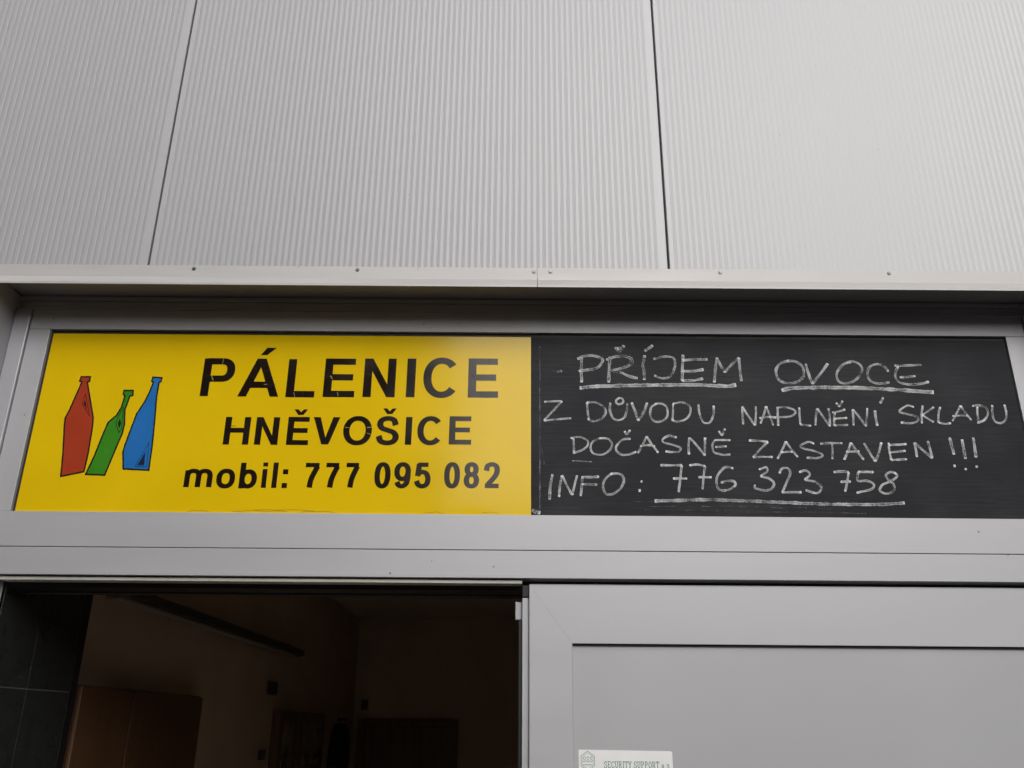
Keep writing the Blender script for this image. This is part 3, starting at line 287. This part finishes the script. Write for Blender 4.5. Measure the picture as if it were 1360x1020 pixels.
# ------------------------------------------------------------ sticker on the leaf
st = thing('security_sticker', 'white sticker with green security company lettering on the sliding door panel', 'sticker', (.26, .016, 1.49))
def rounded(x0, x1, z0, z1, r, corners):
    pts = []
    for (cx, cz, a0, on) in ((x1-r, z1-r, 0, corners[0]), (x0+r, z1-r, 90, corners[1]), (x0+r, z0+r, 180, corners[2]), (x1-r, z0+r, 270, corners[3])):
        if on: pts += [(cx+r*math.cos(math.radians(a0+t)), cz+r*math.sin(math.radians(a0+t))) for t in (0, 22, 45, 68, 90)]
        else: pts.append((cx+(r if a0 in (0, 270) else -r), cz+(r if a0 in (0, 90) else -r)))
    return pts
prism('paper', [(x, z+(.001*(.262-x)/.125)) for x, z in rounded(.1395, .3885, 1.440, 1.5435, .005, (1, 0, 0, 1))], .0158, .01635, M_white, st)
def line_mesh(name, strokes, wd, y, m, parent, closed=False, smooth=False):
    bm = bmesh.new(); yy = y
    for s in strokes:
        P = smooth_path(s, .001) if smooth else [Vector(p) for p in s]
        for a, b in zip(P[:-1], P[1:]):
            t = (b-a)
            if t.length < 1e-6: continue
            t.normalize(); n_ = Vector((-t.y, t.x))*wd/2; e = t*wd*.3
            q = [a-e+n_, a-e-n_, b+e-n_, b+e+n_]
            bm.faces.new([bm.verts.new((p.x, yy, p.y)) for p in q]); yy -= .0000016
    me = bpy.data.meshes.new(name); bm.to_mesh(me); bm.free(); return link(name, me, m, parent)
cx, cz = .1635, 1.517
hexa = lambda r: [(cx+r*.95*math.sin(math.radians(a)), cz+r*1.12*math.cos(math.radians(a))) for a in (0, 60, 120, 180, 240, 300, 360)]
line_mesh('logo', [hexa(.0215)], .0011, .01545, M_sgreen, st)
line_mesh('logo', [hexa(.0180)], .0006, .01545, M_sgreen, st)
F = {  # thin serif capitals on a unit box
 'S': [[(.85, .75), (.8, .95), (.5, 1), (.15, .85), (.2, .6), (.8, .42), (.88, .15), (.5, 0), (.15, .05), (.1, .25)]],
 'E': [[(.1, 0), (.85, 0), (.85, .2)], [(.2, 0), (.2, 1)], [(.1, 1), (.8, 1), (.8, .8)], [(.2, .52), (.65, .52)]],
 'C': [[(.9, .75), (.85, .92), (.5, 1), (.15, .75), (.1, .4), (.3, .05), (.65, 0), (.92, .2)]],
 'U': [[(0, 1), (.35, 1)], [(.18, 1), (.18, .3), (.35, .02), (.6, .02), (.8, .3), (.8, 1)], [(.65, 1), (1, 1)]],
 'R': [[(.05, 0), (.35, 0)], [(.2, 0), (.2, 1)], [(.05, 1), (.6, 1), (.82, .8), (.6, .52), (.2, .52)], [(.5, .52), (.85, 0), (1, 0)]],
 'I': [[(.3, 0), (.7, 0)], [(.5, 0), (.5, 1)], [(.3, 1), (.7, 1)]],
 'T': [[(.3, 0), (.7, 0)], [(.5, 0), (.5, 1)], [(.05, .8), (.05, 1), (.95, 1), (.95, .8)]],
 'Y': [[(.3, 0), (.7, 0)], [(.5, 0), (.5, .45), (.12, 1)], [(.5, .45), (.88, 1)], [(0, 1), (.28, 1)], [(.72, 1), (1, 1)]],
 'P': [[(.05, 0), (.38, 0)], [(.2, 0), (.2, 1)], [(.05, 1), (.6, 1), (.85, .78), (.6, .5), (.2, .5)]],
 'O': [[(.5, 1), (.15, .8), (.1, .4), (.4, 0), (.7, .05), (.9, .4), (.85, .8), (.5, 1)]],
 'a': [[(.15, .5), (.4, .62), (.65, .5), (.65, .05), (.8, 0)], [(.65, .36), (.2, .25), (.2, .03), (.5, .03), (.65, .15)]],
 's': [[(.7, .5), (.45, .62), (.2, .48), (.7, .2), (.5, 0), (.15, .08)]], '.': [[(.2, .0), (.3, .04)]], ' ': []}
def serif(text, x, z, h, w_, wd, name):
    st_ = []
    for ch in text:
        k = .45 if ch in ' .' else .6 if ch == 'I' else 1
        st_ += [[(x+(px-(.2 if ch == 'I' else 0))*w_*.86, z+pz*h) for px, pz in s] for s in F[ch]]; x += w_*k
    line_mesh(name, st_, wd, .01545, M_sgreen, st)
serif('SSS', .1505, 1.5145, .0125, .0092, .0011, 'lettering')
serif('SECURITY SUPPORT a.s.', .2060, 1.5005, .0155, .0098, .0015, 'lettering')
line_mesh('lettering', [[(.151, 1.5075), (.176, 1.5075)]], .0012, .0154, M_sgreen, st)
line_mesh('print_tint', [[(.2065, 1.4905), (.375, 1.4905)]], .004, .0156, M_sgreen, st)

# ------------------------------------------------------------ yellow sign
XM = .0128
ys = thing('yellow_sign', 'yellow distillery sign with three bottles and black lettering left of the blackboard', 'sign', (-.745, .008, 2.173))
# front sheet with a slightly wavy, lifted lower edge
bm = bmesh.new(); nx, nz_ = 120, 24; g = []
x0, x1, z0, z1 = -1.4945, XM, 2.1725, 2.7450
for j in range(nz_+1):
    row = []
    for i in range(nx+1):
        x = x0+(x1-x0)*i/nx; z = z0+(z1-z0)*j/nz_
        y = .0080
        if j == 0: z += .0012*noise.noise(Vector((x*22, 0, 3)))+.0006
        if j == 1: z = z0+.006; y -= .0008*max(0, noise.noise(Vector((x*9, 5, 3))))
        row.append(bm.verts.new((x, y, z)))
    g.append(row)
for j in range(nz_):
    for i in range(nx): bm.faces.new((g[j][i], g[j][i+1], g[j+1][i+1], g[j+1][i]))
me = bpy.data.meshes.new('sign_face'); bm.to_mesh(me); bm.free()
for p in me.polygons: p.use_smooth = True
link('sign_face', me, M_yellow, ys)
box('sign_board', (x0, x1, .0086, .0122, z0+.002, z1), M_bracket, ys)

def poly(bm, pts, y=0):
    bm.faces.new([bm.verts.new((x, y, z)) for x, z in pts])
def sup(t, p):
    c, s = math.cos(t), math.sin(t)
    return math.copysign(abs(c)**(2/p), c), math.copysign(abs(s)**(2/p), s)
def arc(cx, cz, rx, rz, a0, a1, p=2.25, n=26):
    out = []
    for i in range(n+1):
        c, s = sup(math.radians(a0+(a1-a0)*i/n), p); out.append((cx+rx*c, cz+rz*s))
    return out
def spl(pts):                                   # dense smooth curve through the points, unit box
    return [(p.x, p.y) for p in smooth_path(pts, .02)]
def strokes_for(ch):
    """centre lines on the unit box spanned by the stroke centres; 'ring' closes"""
    if ch == 'O' or ch == '0' or ch == 'o': return [('ring', arc(.5, .5, .5, .5, 0, 360, 2.12 if ch == 'O' else 2.3, 60)[:-1])]
    if ch == 'C': return [('line', arc(.53, .5, .53, .5, 40, 320, 2.12, 50))]
    if ch == 'P': return [('bar', [(0, -.1), (0, 1.09)]), ('line', [(0, 1), (.3, 1)]+arc(.62, .725, .38, .275, 90, -90, 2.3)+[(.3, .45), (0, .45)])]
    if ch == 'S': return [('line', spl([(.95, .72), (.83, .93), (.5, 1), (.16, .93), (.05, .76), (.18, .60), (.5, .515), (.84, .42), (.98, .245), (.85, .065), (.5, 0), (.14, .07), (0, .28)]))]
    if ch == 'm': return [('bar', [(0, -.1), (0, 1.04)]), ('line', [(0, .45)]+arc(.25, .62, .25, .38, 172, 0, 2.3)+[(.5, -.09)]), ('line', [(.5, .45)]+arc(.75, .62, .25, .38, 172, 0, 2.3)+[(1, -.09)])]
    if ch == 'b': return [('bar', [(0, -.1), (0, 1.09)]), ('ring', arc(.5, .34, .5, .34, 0, 360, 2.2, 50)[:-1])]
    if ch == '7': return [('bar', [(-.13, 1), (1.16, 1)]), ('line', spl([(1.0, .93), (.70, .60), (.47, .27), (.38, -.09)]))]
    if ch == '9': return [('ring', arc(.5, .665, .5, .335, 0, 360, 2.2, 50)[:-1]), ('line', spl([(1, .62), (.98, .36), (.86, .12), (.5, 0), (.18, .06), (.05, .2)]))]
    if ch == '8': return [('ring', arc(.5, .265, .5, .265, 0, 360, 2.2, 50)[:-1]), ('ring', arc(.5, .77, .44, .23, 0, 360, 2.2, 50)[:-1])]
    if ch == '5': return [('bar', [(.1, 1), (1.0, 1)]), ('line', [(.20, 1.05), (.07, .47)]), ('line', spl([(.03, .50), (.25, .62), (.52, .66), (.86, .57), (1, .33), (.88, .09), (.5, 0), (.15, .07), (-.02, .25)]))]
    if ch == '2': return [('line', spl([(.02, .70), (.12, .92), (.5, 1), (.88, .92), (.98, .72), (.86, .50), (.52, .27), (.2, .08), (.09, -.03)])), ('bar', [(-.1, 0), (1.13, 0)])]
def make_glyph(ch, bm, W, H, tx, tz, y0):
    """bold grotesque letter of width W and height H, built in metres from the lower left corner"""
    s, g = tx/W, tz/H
    P_ = lambda pts: poly(bm, [(x*W, z*H) for x, z in pts], y0)
    if ch == 'L': P_([(0, 0), (1, 0), (1, g), (s, g), (s, 1), (0, 1)])
    elif ch == 'E': P_([(0, 0), (1, 0), (1, g), (s, g), (s, .43), (.93, .43), (.93, .43+g), (s, .43+g), (s, 1-g), (.98, 1-g), (.98, 1), (0, 1)])
    elif ch in 'Il': P_([(0, 0), (1, 0), (1, 1), (0, 1)])
    elif ch == 'i': P_([(0, 0), (1, 0), (1, .74), (0, .74)]); P_([(0, .84), (1, .84), (1, 1), (0, 1)])
    elif ch == ':': P_([(0, 0), (1, 0), (1, .26), (0, .26)]); P_([(0, .74), (1, .74), (1, 1), (0, 1)])
    elif ch == 'N': P_([(0, 0), (s, 0), (s, .67), (1-s*1.02, 0), (1, 0), (1, 1), (1-s, 1), (1-s, .33), (s*1.02, 1), (0, 1)])
    elif ch == 'H': P_([(0, 0), (s, 0), (s, .43), (1-s, .43), (1-s, 0), (1, 0), (1, 1), (1-s, 1), (1-s, .43+g), (s, .43+g), (s, 1), (0, 1)])
    elif ch == 'V': P_([(0, 1), (.5-s*.56, 0), (.5+s*.56, 0), (1, 1), (1-s*1.1, 1), (.50, .25), (s*1.1, 1)])
    elif ch == 'A':
        P_([(0, 0), (s*1.05, 0), (s*1.05+.085, .225), (s*1.05+.15, .225+g), (.5, .77), (.5, 1), (.5-s*.56, 1)])
        P_([(1, 0), (.5+s*.56, 1), (.5, 1), (.5, .77), (.85-s*1.05, .225+g), (.915-s*1.05, .225), (1-s*1.05, 0)])
        P_([(s*1.05+.085, .225), (.915-s*1.05, .225), (.85-s*1.05, .225+g), (s*1.05+.15, .225+g)])
    else:
        for k, (kind, pts) in enumerate(strokes_for(ch)):
            Q = [Vector((tx/2+u_*(W-tx), tz/2+v_*(H-tz))) for u_, v_ in pts]; n = len(Q); y = y0-.00004*k
            a, c = [], []
            for i, p in enumerate(Q):
                if kind == 'ring': t = Q[(i+1) % n]-Q[i-1]
                else: t = Q[min(n-1, i+1)]-Q[max(0, i-1)]
                t.normalize(); nn = Vector((-t.y, t.x)); hw = .5*math.hypot(nn.x*tx, nn.y*tz)
                q1, q2 = p+nn*hw, p-nn*hw
                cl = lambda q: (q.x, y, min(H, max(0, q.y)))
                a.append(bm.verts.new(cl(q1))); c.append(bm.verts.new(cl(q2)))
            for i in range(n if kind == 'ring' else n-1):
                j = (i+1) % n; bm.faces.new((a[i], a[j], c[j], c[i]))
for ch, xa, xb, zb, zt in LETTERS:
    base = {'Á': 'A', 'Ě': 'E', 'Š': 'S'}.get(ch, ch)
    bm = bmesh.new(); W_, H_ = xb-xa, zt-zb
    row = 0 if zb > 2.5 else 1 if zb > 2.3 else 2
    cap = (.127, .0885, .0790)[row]
    make_glyph(base, bm, W_, H_, cap*(.198, .215, .205)[row], cap*(.165, .172, .170)[row], .0076)
    for v in bm.verts: v.co.x += xa; v.co.z += zb
    xc = (xa+xb)/2
    if ch == 'Á': poly(bm, [(xc-.006, zt+.012), (xc+.014, zt+.012), (xc+.042, zt+.037), (xc+.012, zt+.037)], .0076)
    if ch in 'ĚŠ': poly(bm, [(xc-.005, zt+.0065), (xc+.011, zt+.0065), (xc+.0235, zt+.0245), (xc+.0115, zt+.0245), (xc+.003, zt+.0155), (xc-.0055, zt+.0245), (xc-.0175, zt+.0245)], .0076)
    bm.normal_update(); bmesh.ops.triangulate(bm, faces=[f for f in bm.faces if len(f.verts) > 4])
    bm.normal_update()
    for f in bm.faces:
        if f.normal.y > 0: f.normal_flip()
    me = bpy.data.meshes.new('letter'); bm.to_mesh(me); bm.free()
    if ch == ':':
        bpy.data.meshes.remove(me)
        for q in (0, .74): box('colon_dot', (xa, xb, .0070, .0076, zb+q*H_, zb+(q+.26)*H_), M_letter, ys)
        continue
    link('letter' if ch.isalpha() else 'digit' if ch.isdigit() else 'colon', me, M_letter, ys)
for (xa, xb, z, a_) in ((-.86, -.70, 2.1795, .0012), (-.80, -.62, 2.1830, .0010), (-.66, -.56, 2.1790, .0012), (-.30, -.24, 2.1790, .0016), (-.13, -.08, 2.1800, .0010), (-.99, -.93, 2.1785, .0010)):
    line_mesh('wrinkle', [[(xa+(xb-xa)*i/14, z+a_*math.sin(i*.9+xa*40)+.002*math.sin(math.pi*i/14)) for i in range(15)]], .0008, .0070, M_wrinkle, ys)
gl = []
x = -1.493
while x < XM-.01:
    ln = random.uniform(.003, .02); gl.append([(x, 2.1738+random.uniform(-.0004, .0005)), (x+ln, 2.1738+random.uniform(-.0004, .0005))]); x += ln+random.choice((.002, .006, .03))
line_mesh('edge_grime', gl, .0012, .0068, M_grime, ys)['kind'] = 'stuff'
for s_ in CRACK_PALE: line_mesh('vinyl_crack', [s_], .0012, .00745, M_crack_l, ys)
for s_ in CRACK_DARK: line_mesh('vinyl_crack', [s_], .0013, .00740, M_crack_d, ys)

for k, (name, body_m, dm) in enumerate((('red', M_red, M_red), ('green', M_green, M_line), ('blue', M_blue, M_navy))):
    o_, hi, inn = BOTTLES[name]
    def rnd(pts): return pts
    bp = prism('bottle_picture', o_, .0077, .00795, body_m, ys, label='%s bottle picture with a black outline' % name)
    line_mesh('outline', [o_+[o_[0]]], .0046, .0073, M_line, bp)
    line_mesh('highlight_outline', [hi+[hi[0]]], .0015, .0073, M_line if name != 'blue' else M_navy, bp)
    prism('highlight', inn, .0074, .0076, dm if name != 'red' else M_letter, bp)

# ------------------------------------------------------------ blackboard
bb = thing('blackboard', 'black chalkboard with handwritten white chalk notice right of the yellow sign', 'blackboard', (.76, .008, 2.173))
box('board', (XM+.0008, 1.5055, .0078, .0122, 2.1745, 2.7450), M_board, bb)
def ribbon(bm, layer, pts, width, y, seed, light=1.0, base_d=.62):
    P = smooth_path(pts, .002); n = len(P)
    tot = sum((P[i+1]-P[i]).length for i in range(n-1)); s = 0; rows = []
    for i, p in enumerate(P):
        t = (P[min(n-1, i+1)]-P[max(0, i-1)])
        t = t.normalized() if t.length > 1e-7 else Vector((1, 0)); nn = Vector((-t.y, t.x))
        if i: s += (P[i]-P[i-1]).length
        wob = 1+.28*noise.noise(Vector((s*45, seed, 1)))+.16*noise.noise(Vector((s*160, seed, 9)))
        # a chalk held flat: horizontal and vertical strokes differ in breadth
        w2 = width*wob*.5; end = min(s, tot-s)
        if end < .004: w2 *= .72+.28*end/.004
        j = nn*.0007*noise.noise(Vector((s*60, seed, 4)))
        d_ = base_d+.30*noise.noise(Vector((s*28, seed, 7)))+(.6*max(0, 1-end/.008))*random.choice((.4, 1, 1.3))
        row = []
        for k, (f_, dd) in enumerate(((-1.12, -.75), (-.72, .02), (-.2, -.12), (.25, -.14), (.75, .06), (1.12, -.75))):
            v = bm.verts.new((p.x+nn.x*w2*f_+j.x, y-.0000012*i, p.y+nn.y*w2*f_+j.y)); v[layer] = max(0, (d_+dd)*light); row.append(v)
        rows.append(row)
    for a, b in zip(rows[:-1], rows[1:]):
        for k in range(5): bm.faces.new((a[k], a[k+1], b[k+1], b[k]))
CHALK = [q for w_, s_ in CHALK for q in ([[w_, [k]] for k in s_] if len(s_) == 2 and len(s_[0]) == 2 == len(s_[1]) and abs(s_[0][0][0]-s_[1][0][0]) < .01 else [[w_, s_]])]   # the two dots of the colon apart
for gi, (wt, strokes) in enumerate(CHALK):
    bm = bmesh.new(); ly = bm.verts.layers.float.new('dens')
    for si, s in enumerate(strokes):
        ribbon(bm, ly, s, .0067*wt**.97, .00745-.00022*si*.5, gi*7.3+si*2.1, light=1.0 if wt > .5 else .6, base_d=.62 if wt < 1.2 else .57 if wt < 1.45 else .55 if wt < 1.8 else .66)
    me = bpy.data.meshes.new('chalk_letter'); bm.to_mesh(me); bm.free()
    link('chalk_underline' if wt > 1.8 or gi == len(CHALK)-1 or wt < .5 else 'chalk_letter', me, M_chalk, bb)
# old smears: a rubbed vertical line at the left edge, wipe marks along the bottom
bm = bmesh.new(); ly = bm.verts.layers.float.new('dens')
ribbon(bm, ly, [(.0405, 2.712), (.0400, 2.50), (.0395, 2.33), (.0385, 2.19)], .0035, .00765, 3.3, .45)
ribbon(bm, ly, [(.0345, 2.40), (.046, 2.37), (.052, 2.33)], .002, .0076, 5.3, .40)
for k in range(9):
    xa = .06+random.random()*.9; z = 2.184+random.random()*.05; ln = .15+random.random()*.4
    ribbon(bm, ly, [(xa, z), (xa+ln*.5, z+random.uniform(-.002, .003)), (xa+ln, z+random.uniform(-.003, .004))], .0018, .0076-.00002*k, 11.7+k, .33)
ribbon(bm, ly, [(.905, 2.585), (.935, 2.580), (.97, 2.578)], .011, .00735, 8.1, .38)
ribbon(bm, ly, [(.075, 2.632), (.092, 2.629), (.11, 2.630)], .008, .00733, 9.1, .34)
ribbon(bm, ly, [(.016, 2.190), (.024, 2.186), (.040, 2.181)], .012, .00731, 19.1, .62)
me = bpy.data.meshes.new('chalk_smear'); bm.to_mesh(me); bm.free(); link('chalk_smear', me, M_chalk, bb, kind='stuff')
# dust at the lower left corner of the board
# ------------------------------------------------------------ inside the doorway
box('interior_wall_left', (-1.70, -1.5605, .17, 6.7, .02, 2.60), M_inwall, kind='structure')
box('interior_wall_back', (-1.56, 1.75, 6.5, 6.7, .02, 2.60), M_inwall, kind='structure')
box('interior_wall_right', (1.56, 1.75, .17, 6.4995, .02, 2.60), M_inwall, kind='structure')
box('interior_ceiling', (-1.75, 1.75, .171, 6.7, 2.605, 2.75), M_inceil, kind='structure')
box('building_core', (-4.4, -1.76, .17, 6.7, 0, 6.1), M_opp, wall); box('building_core', (1.76, 3.6, .17, 6.7, 0, 6.1), M_opp, wall)
box('building_core', (-1.755, 1.755, .17, 6.9, 2.755, 6.1), M_opp, wall); box('building_core', (-4.4, 3.6, 6.905, 7.1, 0, 6.1), M_opp, wall)
tp = thing('tiled_pier', 'black tiled side wall with pale grout just inside the left of the doorway', 'wall', (-1.53, .3, .02))
box('grout_bed', (-1.56, -1.5025, .058, .597, .02, 2.6), M_grout, tp)
for j, (za, zc) in enumerate(((.03, .333), (.337, .673), (.677, 1.013), (1.017, 1.353), (1.357, 1.693), (1.697, 2.033), (2.037, 2.373), (2.377, 2.598))):
    for ya, yb in ((.058, .2805), (.2845, .5525)):
        box('tile', (-1.51, -1.5, ya, yb, za, zc), M_tile, tp, .0008)
box('corner_trim', (-1.51, -1.4990, .5565, .60, .02, 2.6), M_black, tp)

cb = thing('wardrobe', 'brown wooden two door wardrobe against the left wall inside the dark doorway', 'wardrobe', (-1.53, 1.25, .02))
box('carcass', (-1.56, -1.515, .64, 1.90, .02, 1.722), M_wood2, cb)
for ya, yb in ((.645, 1.074), (1.094, 1.895)):
    dr = box('door', (-1.5145, -1.5, ya, yb, .10, 1.716), M_wood, cb, .002)
tk = thing('strip_light', 'long unlit strip light casing high along the left wall inside the doorway', 'light fitting', (-1.5, 2.3, 2.06))
box('casing', (-1.5595, -1.48, .75, 3.85, 2.045, 2.085), M_dark, tk, .006); box('diffuser', (-1.545, -1.495, .80, 3.80, 2.030, 2.0445), M_fitting, tk, .004)
for ya, yb, lab in ((3.45, 3.93, 'brown framed picture nearer the doorway, left of its twin'), (4.02, 4.87, 'brown framed picture farther inside, right of its twin')):
    pf = thing('framed_picture', lab, 'picture', (-1.5, ya, 1.2), 'framed pictures on the left wall')
    box('frame', (-1.5595, -1.505, ya, yb, .95, 1.685), M_wood2, pf, .004)
    for zz in (1.335, .99):
        box('print', (-1.5045, -1.502, ya+.09, yb-.09, zz, zz+.29), M_photo, pf)
dv = thing('wall_device', 'small dark box fixed high on the left wall inside the doorway', 'wall device', (-1.53, 3.2, 1.77))
box('housing', (-1.5595, -1.545, 3.24, 3.46, 1.775, 1.855), M_wood2, dv, .006); box('cover', (-1.5448, -1.540, 3.26, 3.44, 1.785, 1.845), M_dark, dv, .002)
sw = thing('light_switch', 'dark switch box lower on the left wall beside the framed pictures', 'switch', (-1.53, 3.1, 1.44))
box('plate', (-1.5595, -1.548, 3.20, 3.34, 1.40, 1.455), M_dark, sw, .004); box('rocker', (-1.5478, -1.544, 3.23, 3.31, 1.41, 1.445), M_wood2, sw, .002)
ml = thing('hanging_coat', 'dark rounded shape hanging on the left wall near the far corner', 'coat', (-1.53, 5.7, .7))
pts = [(5.38, .75), (5.36, 1.3), (5.42, 1.52), (5.58, 1.61), (5.85, 1.62), (6.03, 1.54), (6.10, 1.3), (6.08, .75)]
bm = bmesh.new(); a = [bm.verts.new((-1.5595, y, z)) for y, z in pts]; b = [bm.verts.new((-1.50, y*.97+.17, z*.98+.02)) for y, z in pts]
for i in range(8): bm.faces.new((a[i], a[(i+1) % 8], b[(i+1) % 8], b[i]))
bm.faces.new(a); bm.faces.new(b); finish(bm, 'coat_body', M_black, ml)
bm = bmesh.new(); add_box(bm, -1.5595, -1.49, 5.70, 5.76, 1.635, 1.66, .004); finish(bm, 'hook', M_dark, ml)
bd = thing('inner_door', 'dark brown door in the far wall seen through the open doorway', 'door', (-1.0, 6.48, .02))
box('door_frame', (-1.50, -1.425, 6.44, 6.4995, .02, 1.66), M_wood, bd, .003); box('door_frame', (-.60, -.545, 6.44, 6.4995, .02, 1.66), M_wood, bd, .003)
box('door_frame', (-1.4245, -.6005, 6.44, 6.4995, 1.595, 1.66), M_wood, bd, .003)
dp = box('door_panel', (-1.424, -.601, 6.455, 6.498, .02, 1.594), M_wood2, bd, .002); box('handle', (-.70, -.62, 6.42, 6.4545, 1.0, 1.02), M_screw, dp, .003)
sg = thing('exit_lamp', 'small dark fitting above the far door inside the doorway', 'wall fitting', (-1.45, 6.45, 1.78))
box('housing', (-1.48, -1.42, 6.44, 6.4995, 1.74, 1.83), M_wood2, sg, .004); box('cover', (-1.472, -1.428, 6.432, 6.4395, 1.75, 1.82), M_dark, sg, .002)
